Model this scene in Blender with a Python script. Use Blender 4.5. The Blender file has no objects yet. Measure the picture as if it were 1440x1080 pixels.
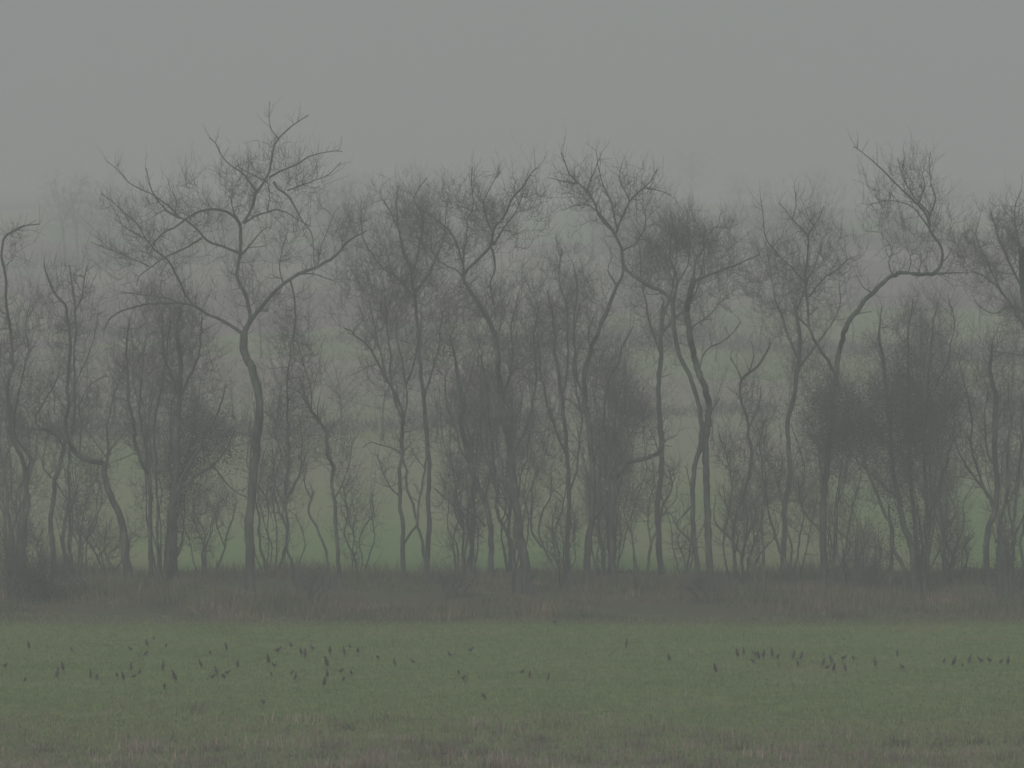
import bpy, math, random
import numpy as np
from mathutils import Vector

# ------------------------------------------------------------------ camera, sky, sun, exposure
scene = bpy.context.scene
CAMH, F, HZ, CX = 8.0, 7500.0, 468.0, 720.0        # camera height (m), focal length (px of 1440), horizon row, centre column
cam_d = bpy.data.cameras.new('camera')
cam_d.sensor_width = 36.0
cam_d.lens = F / 1440 * 36.0
cam_d.clip_end = 8000
cam = bpy.data.objects.new('camera', cam_d)
scene.collection.objects.link(cam)
cam.location = (0, 0, CAMH)
cam.rotation_euler = (math.radians(90) - math.atan((540 - HZ) / F), 0, 0)
cam_d.dof.use_dof = True                            # the photograph is a soft telephoto video frame
cam_d.dof.focus_distance = 140.0
cam_d.dof.aperture_fstop = 4.0
scene.camera = cam

SUN_EL, SUN_ROT = math.radians(32), math.radians(200)
world = bpy.data.worlds.new('World'); scene.world = world
world.use_nodes = True
wn, wl = world.node_tree.nodes, world.node_tree.links
wn.clear()
w_out = wn.new('ShaderNodeOutputWorld'); w_bg = wn.new('ShaderNodeBackground')
sky = wn.new('ShaderNodeTexSky'); sky.sky_type = 'NISHITA'; sky.sun_disc = False
sky.sun_elevation = SUN_EL; sky.sun_rotation = SUN_ROT; sky.dust_density = 4.0
w_hs = wn.new('ShaderNodeHueSaturation'); w_hs.inputs['Saturation'].default_value = 0.12
w_mx = wn.new('ShaderNodeMixRGB'); w_mx.inputs['Fac'].default_value = 0.75      # overcast: a grey cloud layer over the blue
w_no = wn.new('ShaderNodeTexNoise'); w_no.inputs['Scale'].default_value = 7.0; w_no.inputs['Detail'].default_value = 3
w_mp = wn.new('ShaderNodeMapping'); w_mp.inputs['Scale'].default_value = (1, 1, 9)
w_tc = wn.new('ShaderNodeTexCoord'); w_cr = wn.new('ShaderNodeValToRGB')
w_cr.color_ramp.elements[0].position = 0.3; w_cr.color_ramp.elements[0].color = (4.0, 4.5, 4.55, 1)
w_cr.color_ramp.elements[1].position = 0.7; w_cr.color_ramp.elements[1].color = (5.2, 5.85, 5.95, 1)
wl.new(w_tc.outputs['Generated'], w_mp.inputs['Vector']); wl.new(w_mp.outputs['Vector'], w_no.inputs['Vector'])
wl.new(w_no.outputs['Fac'], w_cr.inputs['Fac'])
wl.new(sky.outputs['Color'], w_hs.inputs['Color']); wl.new(w_hs.outputs['Color'], w_mx.inputs['Color1'])
wl.new(w_cr.outputs['Color'], w_mx.inputs['Color2']); wl.new(w_mx.outputs['Color'], w_bg.inputs['Color'])
wl.new(w_bg.outputs['Background'], w_out.inputs['Surface'])
w_bg.inputs['Strength'].default_value = 0.0455

sun_d = bpy.data.lights.new('sun', 'SUN'); sun_d.energy = 1.5; sun_d.angle = math.radians(30); sun_d.color = (1, .98, .965)
sun = bpy.data.objects.new('sun', sun_d); scene.collection.objects.link(sun)
sd = Vector((math.sin(SUN_ROT) * math.cos(SUN_EL), math.cos(SUN_ROT) * math.cos(SUN_EL), math.sin(SUN_EL)))
sun.rotation_euler = sd.to_track_quat('Z', 'Y').to_euler()

scene.view_settings.view_transform = 'Standard'; scene.view_settings.look = 'None'
scene.view_settings.gamma = 1.0
scene.view_settings.exposure = 0.1
scene.cycles.use_denoising = True
scene.cycles.max_bounces = 6; scene.cycles.volume_bounces = 2; scene.cycles.diffuse_bounces = 2
scene.cycles.filter_width = 1.6
HAZE = 0.0027

# ------------------------------------------------------------------ helpers
col = scene.collection
RNG = np.random.default_rng(7)

def tag(o, label=None, cat=None, group=None, kind=None):
    if label: o['label'] = label
    if cat: o['category'] = cat
    if group: o['group'] = group
    if kind: o['kind'] = kind
    return o

def pt(x, y, D):                                     # photo pixel at distance D -> world
    s = D / F
    return np.array([(x - CX) * s, D, CAMH - (y - HZ) * s])

def link_mesh(name, me, parent=None, loc=None):
    o = bpy.data.objects.new(name, me); col.objects.link(o)
    if parent is not None: o.parent = parent
    if loc is not None: o.location = loc
    return o

def mesh_from(name, V, Fc, mats, smooth=True):
    me = bpy.data.meshes.new(name)
    V = np.asarray(V, np.float32); Fc = np.asarray(Fc, np.int32)
    n, k = Fc.shape
    me.vertices.add(len(V)); me.vertices.foreach_set('co', V.ravel())
    me.loops.add(n * k); me.loops.foreach_set('vertex_index', Fc.ravel())
    me.polygons.add(n); me.polygons.foreach_set('loop_start', np.arange(0, n * k, k, dtype=np.int32))
    me.polygons.foreach_set('use_smooth', np.full(n, smooth))
    me.update(calc_edges=True); me.validate()
    for m in (mats if isinstance(mats, (list, tuple)) else [mats]): me.materials.append(m)
    return me

def nrm(a): return a / (np.linalg.norm(a, axis=-1, keepdims=True) + 1e-9)

class Tubes:
    """collects polylines and radii; build() makes one mesh of tapered tubes"""
    def __init__(s): s.g = {}
    def add(s, P, R, k=3):
        s.addm(np.asarray(P, float)[None], np.asarray(R, float)[None], k)
    def addm(s, P, R, k=3):
        s.g.setdefault((P.shape[1], k), []).append((P, R))
    def empty(s): return not s.g
    def build(s, name, mat, parent=None, origin=(0, 0, 0)):
        Vs, Fs, off = [], [], 0
        for (n, k), L in s.g.items():
            P = np.concatenate([a for a, b in L]); R = np.concatenate([b for a, b in L]); B = len(P)
            T = nrm(np.gradient(P, axis=1))
            ref = np.where(np.abs(T[..., 2:3]) > .9, np.array([1., 0, 0]), np.array([0, 0, 1.]))
            ref = np.broadcast_to(ref[:, :1], T.shape) * 1.0
            ref = ref + .013
            U = nrm(np.cross(T, ref)); W = np.cross(T, U)
            a = np.arange(k) * 2 * np.pi / k
            ring = P[:, :, None] + R[:, :, None, None] * (U[:, :, None] * np.cos(a)[:, None] + W[:, :, None] * np.sin(a)[:, None])
            Vs.append(ring.reshape(-1, 3))
            b = np.arange(B)[:, None, None] * n * k; i = np.arange(n - 1)[None, :, None] * k; j = np.arange(k)[None, None, :]
            j2 = (j + 1) % k
            q = np.stack([b + i + j, b + i + j2, b + i + k + j2, b + i + k + j], -1).reshape(-1, 4) + off
            Fs.append(q); off += B * n * k
        V = np.concatenate(Vs) - np.asarray(origin)
        me = mesh_from(name, V, np.concatenate(Fs), mat)
        return link_mesh(name, me, parent)

# ------------------------------------------------------------------ materials
def mat_new(name):
    m = bpy.data.materials.new(name); m.use_nodes = True
    nt = m.node_tree; b = nt.nodes['Principled BSDF']
    b.inputs['Roughness'].default_value = 0.9
    b.inputs['Specular IOR Level'].default_value = 0.15
    return m, nt, b

def noise_mat(name, cols, scale, detail=4, stretch=(1, 1, 1), rough=0.9, bump=0.0, pos=(0.35, 0.65), coord='Object', rnd=0.0):
    m, nt, b = mat_new(name)
    tc = nt.nodes.new('ShaderNodeTexCoord'); mp = nt.nodes.new('ShaderNodeMapping'); no = nt.nodes.new('ShaderNodeTexNoise')
    cr = nt.nodes.new('ShaderNodeValToRGB')
    mp.inputs['Scale'].default_value = stretch
    no.inputs['Scale'].default_value = scale; no.inputs['Detail'].default_value = detail
    nt.links.new(tc.outputs[coord], mp.inputs['Vector']); nt.links.new(mp.outputs['Vector'], no.inputs['Vector'])
    e = cr.color_ramp.elements
    e[0].position, e[1].position = pos
    e[0].color = (*cols[0], 1); e[1].color = (*cols[-1], 1)
    for i, c in enumerate(cols[1:-1]):
        x = e.new(pos[0] + (pos[1] - pos[0]) * (i + 1) / (len(cols) - 1)); x.color = (*c, 1)
    nt.links.new(no.outputs['Fac'], cr.inputs['Fac'])
    out = cr.outputs['Color']
    if rnd:
        g = nt.nodes.new('ShaderNodeNewGeometry'); hs = nt.nodes.new('ShaderNodeHueSaturation'); mr = nt.nodes.new('ShaderNodeMapRange')
        mr.inputs['To Min'].default_value = 1 - rnd; mr.inputs['To Max'].default_value = 1 + rnd
        nt.links.new(g.outputs['Random Per Island'], mr.inputs['Value']); nt.links.new(mr.outputs['Result'], hs.inputs['Value'])
        nt.links.new(out, hs.inputs['Color']); out = hs.outputs['Color']
    nt.links.new(out, b.inputs['Base Color'])
    b.inputs['Roughness'].default_value = rough
    if bump:
        bp = nt.nodes.new('ShaderNodeBump'); bp.inputs['Strength'].default_value = bump; bp.inputs['Distance'].default_value = 0.03
        nt.links.new(no.outputs['Fac'], bp.inputs['Height']); nt.links.new(bp.outputs['Normal'], b.inputs['Normal'])
    return m

M_bark = noise_mat('bark', [(.042, .050, .038), (.072, .082, .062), (.125, .138, .105)], 5, stretch=(1, 1, .3), bump=.6)
M_twig = noise_mat('twig', [(.098, .088, .084), (.148, .132, .127)], 2.0)
M_ivy = noise_mat('ivy_leaf', [(.016, .026, .016), (.030, .046, .026)], 3.0, rough=.6, rnd=.4)
M_blade = noise_mat('grass_blade', [(.150, .205, .070), (.180, .245, .085), (.225, .250, .115)], .35, detail=5, rnd=.3)
M_dead = noise_mat('dead_grass_blade', [(.085, .080, .055), (.23, .19, .145), (.38, .31, .25)], .5, detail=5, rnd=.35)
M_under = noise_mat('undergrowth_stem', [(.080, .074, .050), (.12, .13, .070), (.175, .140, .095), (.25, .21, .145)], .45, detail=6, rnd=.5, pos=(.3, .7))
M_bird = noise_mat('dark_plumage', [(.040, .034, .028), (.066, .058, .048)], 20, rough=.5)

# ------------------------------------------------------------------ terrain: one sheet from behind the camera over the far hill
KD = np.array([-300, 0, 60, 146, 149, 155, 161, 168, 180, 200, 240, 310, 420, 550, 750, 1000, 1500, 2000, 3600.])
KZ = np.array([-.2, -.1, 0, 0, .12, .42, .50, .45, .5, 1.6, 3.6, 6.7, 10.7, 16.7, 24, 32, 47, 50, 45.])
def ground_z(x, d):
    x = np.asarray(x, float); d = np.asarray(d, float)
    z = np.interp(d, KD, KZ)
    far = np.clip((d - 250) / 600, 0, 1)
    z = z + far * (2.6 * np.sin(x / 51 + d / 310) + 1.3 * np.sin(x / 17 + 1.3 + d / 190) + x * .02)
    near = np.clip(1 - np.abs(d - 158) / 12, 0, 1)
    z = z + near * (.07 * np.sin(x * 1.1 + d) + .06 * np.sin(x * .43 + 2))
    z = z + .02 * np.sin(x * .5 + d * .31) * np.clip((400 - d) / 300, 0, 1)
    return z

def build_ground():
    ds = np.concatenate([np.arange(-300, 90, 30), np.arange(90, 200, .8), np.arange(200, 420, 4), np.arange(420, 1300, 16), np.arange(1300, 3601, 100)])
    xs = np.concatenate([np.arange(-1500, -60, 40), np.arange(-60, 60, 1.0), np.arange(60, 1501, 40)])
    X, D = np.meshgrid(xs, ds); Z = ground_z(X, D)
    V = np.stack([X, D, Z], -1).reshape(-1, 3)
    nx, nd = len(xs), len(ds)
    i = np.arange(nd - 1)[:, None] * nx; j = np.arange(nx - 1)[None]
    Q = np.stack([i + j, i + j + 1, i + nx + j + 1, i + nx + j], -1).reshape(-1, 4)
    m, nt, b = mat_new('field_ground')
    N, Lk = nt.nodes, nt.links
    tc = N.new('ShaderNodeTexCoord'); sp = N.new('ShaderNodeSeparateXYZ'); Lk.new(tc.outputs['Object'], sp.inputs['Vector'])
    def noise(scale, det=4, st=(1, 1, 1)):
        mp = N.new('ShaderNodeMapping'); mp.inputs['Scale'].default_value = st
        n_ = N.new('ShaderNodeTexNoise'); n_.inputs['Scale'].default_value = scale; n_.inputs['Detail'].default_value = det
        Lk.new(tc.outputs['Object'], mp.inputs['Vector']); Lk.new(mp.outputs['Vector'], n_.inputs['Vector']); return n_.outputs['Fac']
    def ramp(fac, stops):
        cr = N.new('ShaderNodeValToRGB'); e = cr.color_ramp.elements
        e[0].position = stops[0][0]; e[0].color = (*stops[0][1], 1); e[1].position = stops[-1][0]; e[1].color = (*stops[-1][1], 1)
        for p, c in stops[1:-1]: x = e.new(p); x.color = (*c, 1)
        Lk.new(fac, cr.inputs['Fac']); return cr.outputs['Color']
    def mix(fac, a, c, mode='MIX'):
        mx = N.new('ShaderNodeMixRGB'); mx.blend_type = mode
        if isinstance(fac, float): mx.inputs[0].default_value = fac
        else: Lk.new(fac, mx.inputs[0])
        Lk.new(a, mx.inputs[1]); Lk.new(c, mx.inputs[2]); return mx.outputs[0]
    def step(y0, y1, wob=None, amp=0):              # 0 before y0, 1 after y1 along the view distance
        src = sp.outputs['Y']
        if wob is not None:
            ma = N.new('ShaderNodeMath'); ma.operation = 'MULTIPLY_ADD'; ma.inputs[1].default_value = amp
            Lk.new(wob, ma.inputs[0]); Lk.new(src, ma.inputs[2]); src = ma.outputs[0]
        mr = N.new('ShaderNodeMapRange'); mr.inputs['From Min'].default_value = y0; mr.inputs['From Max'].default_value = y1
        Lk.new(src, mr.inputs['Value']); return mr.outputs['Result']
    G = [(.3, (.148, .205, .066)), (.5, (.175, .243, .082)), (.7, (.212, .248, .110))]
    pasture = ramp(noise(.22, 8), G)
    fine = ramp(noise(3.0, 6, (1, .35, 1)), [(.3, (.7, .7, .7)), (.7, (1.25, 1.2, 1.15))])
    pasture = mix(1.0, pasture, fine, 'MULTIPLY')
    pasture = mix(ramp(noise(.45, 5, (.5, 1.6, 1)), [(.52, (0, 0, 0)), (.75, (.6, .6, .6))]), pasture, ramp(noise(2.0, 4), [(.3, (.15, .13, .08)), (.7, (.20, .18, .11))]))
    deadg = ramp(noise(.8, 6), [(.35, (.17, .175, .11)), (.65, (.25, .205, .16))])
    verge = ramp(noise(.6, 6), [(.35, (.10, .11, .06)), (.6, (.13, .10, .075))])
    field2 = ramp(noise(.09, 7, (1, .35, 1)), [(.35, (.165, .300, .090)), (.5, (.215, .320, .110)), (.62, (.28, .31, .15)), (.76, (.24, .24, .15))])
    vo = N.new('ShaderNodeTexVoronoi'); mp = N.new('ShaderNodeMapping'); mp.inputs['Scale'].default_value = (.018, .009, .0)
    mp.inputs['Location'].default_value = (.37, .2, 0)
    Lk.new(tc.outputs['Object'], mp.inputs['Vector']); Lk.new(mp.outputs['Vector'], vo.inputs['Vector']); vo.inputs['Scale'].default_value = 1
    sr = N.new('ShaderNodeSeparateColor'); Lk.new(vo.outputs['Color'], sr.inputs[0])
    patches = ramp(sr.outputs[0], [(0, (.24, .17, .20)), (.3, (.34, .24, .27)), (.5, (.48, .43, .28)), (.75, (.27, .33, .17)), (1, (.44, .32, .35))])
    c = mix(step(117, 103, noise(.25, 3), 8.0), pasture, deadg)
    c = mix(step(145.2, 147.8, noise(1.0, 3), .8), c, verge)
    c = mix(step(166, 172, noise(.5, 3), 5.0), c, field2)
    c = mix(step(225, 360, noise(.035, 4), 110.0), c, patches)
    Lk.new(c, b.inputs['Base Color'])
    bp = N.new('ShaderNodeBump'); bp.inputs['Strength'].default_value = .5; bp.inputs['Distance'].default_value = .06
    Lk.new(noise(5.0, 5), bp.inputs['Height']); Lk.new(bp.outputs['Normal'], b.inputs['Normal'])
    o = link_mesh('ground', mesh_from('ground', V, Q, m)); o['kind'] = 'structure'
    return o
build_ground()

# ------------------------------------------------------------------ grass and undergrowth
def in_view_x(n, D, margin=2.0):
    half = 720 * D / F + margin
    return RNG.uniform(-1, 1, n) * half

def blades(name, label, cat, mat, n, d0, d1, hfun, wid, lean=.35, weight=None, bunch=None, margin=2.0, seg=1):
    D = RNG.uniform(d0, d1, n); X = in_view_x(n, D, margin)
    if bunch:                                       # clump the blades round tuft centres
        nc, sg = bunch
        ci = RNG.integers(0, nc, n); Dc = RNG.uniform(d0, d1, nc); Xc = in_view_x(nc, Dc, margin)
        k = RNG.random(n) < .65
        D = np.where(k, Dc[ci] + RNG.normal(0, sg, n), D); X = np.where(k, Xc[ci] + RNG.normal(0, sg, n), X)
        hs = np.where(k, RNG.uniform(.7, 1.5, nc)[ci], .6)
    else: hs = np.ones(n)
    if weight is not None:
        keep = RNG.random(n) < weight(X, D); X, D, hs = X[keep], D[keep], hs[keep]; n = len(X)
    H = hfun(X, D) * hs * RNG.uniform(.45, 1.25, n)
    a = RNG.uniform(0, np.pi, n); W = wid * RNG.uniform(.6, 1.4, n)
    base = np.stack([X, D, ground_z(X, D) - .02], -1)
    side = np.stack([np.cos(a), np.sin(a), 0 * a], -1) * W[:, None]
    b = RNG.uniform(0, 2 * np.pi, n); le = H * np.abs(RNG.normal(0, lean, n))
    tip = base + np.stack([np.cos(b) * le, np.sin(b) * le, np.sqrt(np.maximum(H ** 2 - le ** 2, (.3 * H) ** 2))], -1)
    mid = base * .5 + tip * .5; mid[:, 2] += H * .08
    V = np.stack([base - side, base + side, mid + side * .8, tip + side * .12, tip - side * .12, mid - side * .8], 1).reshape(-1, 3)
    i = np.arange(n)[:, None] * 6
    Q = np.concatenate([i + np.array([[0, 1, 2, 5]]), i + np.array([[5, 2, 3, 4]])], 0)
    o = link_mesh(name, mesh_from(name, V, Q, mat, False)); tag(o, label, cat, kind='stuff'); return o

def wob(X, D, s=1.0, ph=0.0):
    return (np.sin(X * .9 * s + ph) * np.sin(D * .41 * s + 1.7 + ph) + np.sin(X * .37 * s + D * .53 * s + ph)) * .5

blades('grass', 'short green pasture grass covering the near field', 'grass', M_blade, 150000, 97, 149,
       lambda X, D: np.full(len(X), .085), .012, .5)
blades('dead_grass', 'rough brownish tussocky grass along the bottom of the picture', 'rough grass', M_dead, 42000, 93, 121,
       lambda X, D: .20 + .05 * wob(X, D), .008, .4,
       weight=lambda X, D: np.clip((113 + 4 * wob(X, D, .8) - D) / 12, 0, 1) ** 1.3 * .9 + .01, bunch=(700, .16))
blades('undergrowth', 'brown dead grass and bramble tangle growing under the row of trees', 'undergrowth', M_under, 115000, 146.7, 168.5,
       lambda X, D: .21 + .32 * np.clip(wob(X, D, .9, 1.0), -.8, 1), .010, .6,
       weight=lambda X, D: np.clip((D - 146.3 - .5 * np.sin(X * 1.7) * np.sin(X * .61)) / 1.2, 0, 1) * (.55 + .45 * np.clip(1.2 + 1.6 * wob(X, D, 1.3, 4.0), 0, 1)) * np.clip((171 - D) / 6, 0, 1), bunch=(1500, .35), margin=4)

# ------------------------------------------------------------------ trees
def resample(P, R, step):
    P = np.asarray(P, float); R = np.asarray(R, float)
    if len(P) > 2:                                   # Catmull-Rom through the traced points
        Q = np.vstack([2 * P[0] - P[1], P, 2 * P[-1] - P[-2]]); out, ro = [], []
        for i in range(1, len(Q) - 2):
            m = max(2, int(np.linalg.norm(Q[i + 1] - Q[i]) / step))
            t = np.linspace(0, 1, m, endpoint=False)[:, None]
            out.append(.5 * ((2 * Q[i]) + (-Q[i - 1] + Q[i + 1]) * t + (2 * Q[i - 1] - 5 * Q[i] + 4 * Q[i + 1] - Q[i + 2]) * t ** 2
                             + (-Q[i - 1] + 3 * Q[i] - 3 * Q[i + 1] + Q[i + 2]) * t ** 3))
            ro.append(R[i - 1] + (R[i] - R[i - 1]) * t[:, 0])
        return np.vstack(out + [P[-1:]]), np.concatenate(ro + [R[-1:]])
    m = max(3, int(np.linalg.norm(P[1] - P[0]) / step)); t = np.linspace(0, 1, m)
    return P[0] + (P[1] - P[0]) * t[:, None], R[0] + (R[1] - R[0]) * t

def wiggle(rng, P, amp):
    n = len(P); w = rng.normal(0, 1, (n, 3)); w = (w + np.roll(w, 1, 0)) * .5
    env = np.sin(np.linspace(0, np.pi, n))[:, None] ** .5
    return P + w * amp * env

def side_shoots(rng, tubes, base, tang, rad, n, L, r, segs=4, up=.5, spread=.8, zig=.12, k=3):
    """n shoots from random skeleton points, all at once; returns their points for the next generation"""
    idx = rng.integers(0, len(base), n)
    B, T = base[idx], tang[idx]
    d = nrm(T * .7 + rng.normal(0, 1, (n, 3)) * spread + np.array([0, 0, up]))
    ln = rng.uniform(*L, n)[:, None]
    pts = [B]; cur = B; dd = d
    for s in range(segs):
        dd = nrm(dd + rng.normal(0, zig * 1.6, (n, 3)) + np.array([0, 0, .10 * up]))
        cur = cur + dd * ln / segs; pts.append(cur)
    P = np.stack(pts, 1)
    r0 = np.maximum(np.minimum(r * rng.uniform(.7, 1.3, n), rad[idx] * .8), r * .5)[:, None]
    R = r0 * np.linspace(1, .35, segs + 1)[None]
    tubes.addm(P, R, k)
    return P[:, 1:].reshape(-1, 3), nrm(np.diff(P, axis=1)).reshape(-1, 3), R[:, 1:].reshape(-1)

FILL = 2.5
def tree(name, label, cat, D, limbs, fills=(), shoots=1.0, group=None, ivy=None, seed=0, tw=1.0, depth=.5, step=.12, flare=1.5, limb_up=True, mats=None, ivy_n=0):
    """limbs: (r0, r1, [(x, y)...]) traced in photo pixels, first one is the trunk; fills: (cx, cy, rx, ry, n) regions of crown."""
    rng = np.random.default_rng(seed + 11)
    if D < 200: D = min(D, 165.5 + .15 * (seed % 14))      # the whole row stands on the bank
    MB, MT = mats or (M_bark, M_twig)
    s = D / F
    x0, y0 = limbs[0][2][0]
    bx = (x0 - CX) * s; bz = float(ground_z(bx, D)); base = np.array([bx, D, bz])
    root = bpy.data.objects.new(name, None); col.objects.link(root); root.location = base
    root.empty_display_size = .3
    tag(root, label, cat, group)
    SP, ST, SR = [], [], []                          # skeleton points, tangents, radii
    crown = Tubes()
    px_all = []                                      # (x, y, depth) of traced points for snapping
    for li, (r0, r1, path) in enumerate(limbs):
        own = li == 0 or (r0 >= 1.7)
        dep0 = 0.0
        if li > 0 and px_all:
            A = np.array(px_all); q = A[np.argmin((A[:, 0] - path[0][0]) ** 2 + (A[:, 1] - path[0][1]) ** 2)]
            if math.hypot(q[0] - path[0][0], q[1] - path[0][1]) < 25: dep0 = q[2]
            else: dep0 = float(rng.normal(0, .4))
        slope = 0.06 if li == 0 else rng.uniform(-depth, depth)
        pts, run = [], 0.0
        for i, (x, y) in enumerate(path):
            if i: run += math.hypot(x - path[i - 1][0], y - path[i - 1][1])
            dep = dep0 + slope * run * s * (1 if li else rng.choice([-1, 1]))
            px_all.append((x, y, dep))
            pts.append(pt(x, y, D + dep))
        P = np.array(pts)
        if y0 - path[0][1] < 30 and li > 0 or li == 0:   # stems that start at the ground
            P[0, 2] = float(ground_z(P[0, 0], P[0, 1])) - .25
            ground_stem = True
        else: ground_stem = False
        t = np.linspace(0, 1, len(P)) ** .65; R = (r0 + (r1 - r0) * t) * s * (.76 if li == 0 else .60)
        ex, ey = path[-1]
        if r1 > 1.0 and not any(min(math.hypot(ex - q[0], ey - q[1]) for q in l[2][:1]) < 22 for j, l in enumerate(limbs) if j != li):
            R[-1] = .8 * s; R[-2] = R[-2] * .8          # nothing grows on from here: thin out to a tip
        P, R = resample(P, R, step)
        P = wiggle(rng, P, min(.016, R.mean() * .5))
        nk = max(3, len(P) // 4); kn = rng.normal(0, .034 if R.mean() < .06 else .018, (nk, 3)); kn[0] = kn[-1] = 0
        P = P + np.stack([np.interp(np.linspace(0, nk - 1, len(P)), np.arange(nk), kn[:, c]) for c in range(3)], 1)
        if ground_stem:
            d = np.linalg.norm(P - P[0], axis=1); R = R * (1 + (flare - 1) * np.exp(-d / .35))
        R = R * (1 + rng.normal(0, .05, len(R)))
        T = nrm(np.gradient(P, axis=0))
        if own:
            tb = Tubes(); tb.add(P, R, 10 if R[0] > .05 else 6)
            tb.build('trunk' if (li == 0 or (ground_stem and r0 >= 2.5)) else 'limb', MB, root, base)
        else: crown.add(P, R, 5)
        cut = int(len(P) * (.45 if ground_stem else .12))
        SP.append(P[cut:]); ST.append(T[cut:]); SR.append(R[cut:])
    SP, ST, SR = np.vstack(SP), np.vstack(ST), np.concatenate(SR)
    main = (SP.copy(), ST.copy(), SR.copy())
    # branches that fill the crown regions, each from the nearest wood below it
    tg = []
    for (cx, cy, rx, ry, n) in fills:
        n = int(n * FILL); u = nrm(rng.normal(0, 1, (n, 3))) * (rng.random((n, 1)) ** .45) * rng.uniform(.8, 1.3, (n, 1))
        c = pt(cx, cy, D)
        q = c + u * np.array([rx * s, min(rx, ry) * s * .9, ry * s])
        cl = np.sin(q[:, 0] * 3.1 + seed) * np.sin(q[:, 2] * 2.6 + seed * 2) + .6 * np.sin(q[:, 0] * 6.3 + q[:, 2] * 5.2 + seed * 3)
        tg.append(q[cl + rng.normal(0, .45, n) > -.35])
    if tg:
        tg = np.vstack(tg)
        d0 = np.array([np.min(np.linalg.norm(SP - q, axis=1)) for q in tg])
        order = np.argsort(d0)
        bufP, bufT, bufR = [SP], [ST], [SR]; cat_every = 12; pend = 0
        cP, cT, cR = SP, ST, SR
        for qi in order:
            q = tg[qi]
            v = q - cP; dist = np.linalg.norm(v, axis=1) + 1e-6
            al = np.einsum('ij,ij->i', v, cT) / dist
            cost = dist * (1.55 - .75 * al) + np.where(v[:, 2] < 0, .9 * -v[:, 2], 0)
            b = int(np.argmin(cost)); p0, t0, L = cP[b], cT[b], dist[b]
            if L < .12: continue
            if rng.random() < .25: q = q + rng.normal(0, .25, 3)
            m0 = (t0 * .8 + rng.normal(0, .25, 3)) * L
            m1 = nrm((q - p0) / L + np.array([0, 0, .5]) + rng.normal(0, .3, 3)) * L
            n = int(min(12, max(4, L / .14))); tt = np.linspace(0, 1, n)[:, None]
            P = (2 * tt ** 3 - 3 * tt ** 2 + 1) * p0 + (tt ** 3 - 2 * tt ** 2 + tt) * m0 + (-2 * tt ** 3 + 3 * tt ** 2) * q + (tt ** 3 - tt ** 2) * m1
            P = wiggle(rng, P, .03 * min(1, L))
            r = max(min(cR[b] * .75, (.011 + .015 * L) * tw), .0074 * tw)
            R = r * np.linspace(1, .5, n)
            crown.add(P, R, 4 if r > .012 else 3)
            T = nrm(np.gradient(P, axis=0))
            bufP.append(P[1:]); bufT.append(T[1:]); bufR.append(R[1:]); pend += 1
            if pend >= cat_every:
                cP = np.vstack(bufP); cT = np.vstack(bufT); cR = np.concatenate(bufR); bufP, bufT, bufR = [cP], [cT], [cR]; pend = 0
        cP = np.vstack(bufP); cT = np.vstack(bufT); cR = np.concatenate(bufR)
        SPa, STa, SRa = cP, cT, cR
    else: SPa, STa, SRa = SP, ST, SR
    # shoots on the whole skeleton (thin wood is favoured), then twigs on the shoots
    w = SRa < .075
    if w.sum() > 20: SPa, STa, SRa = SPa[w], STa[w], SRa[w]
    n1 = int(len(SPa) * .5 * shoots)
    if n1 > 3:
        a = side_shoots(rng, crown, SPa, STa, SRa, n1, (.2, .8), .0088 * tw, 4, up=.9)
        side_shoots(rng, crown, *a, int(n1 * 1.7), (.12, .45), .0055 * tw, 3, up=.8, spread=.6)
    if not crown.empty(): crown.build('crown', MT, root, base)
    if ivy:
        Vs = []
        for (cx, cy, rx, ry, n) in ivy:
            # sprays of leaves hung round the wood inside each region
            c = pt(cx, cy, D)
            n = int(n * .55); nc = max(6, n // 30)
            u = nrm(rng.normal(0, 1, (nc, 3))) * (rng.random((nc, 1)) ** .5)
            cl = c + u * np.array([rx * s, rx * s * .8, ry * s])
            k = rng.integers(0, nc, n); P = cl[k] + rng.normal(0, .19, (n, 3)) * np.array([1, 1, 1.8])
            sz = rng.uniform(.014, .032, n)[:, None]
            A = nrm(rng.normal(0, 1, (n, 3))); Bv = nrm(np.cross(A, rng.normal(0, 1, (n, 3))))
            Vs.append(np.stack([P - A * sz, P + Bv * sz * .7, P + A * sz, P - Bv * sz * .7], 1).reshape(-1, 3))
        V = np.vstack(Vs) - base; i = np.arange(len(V) // 4)[:, None] * 4
        link_mesh('ivy', mesh_from('ivy', V, i + np.arange(4)[None], M_ivy, False), root)
    return root

ROW = 'bare trees in the row along the field edge'
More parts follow.
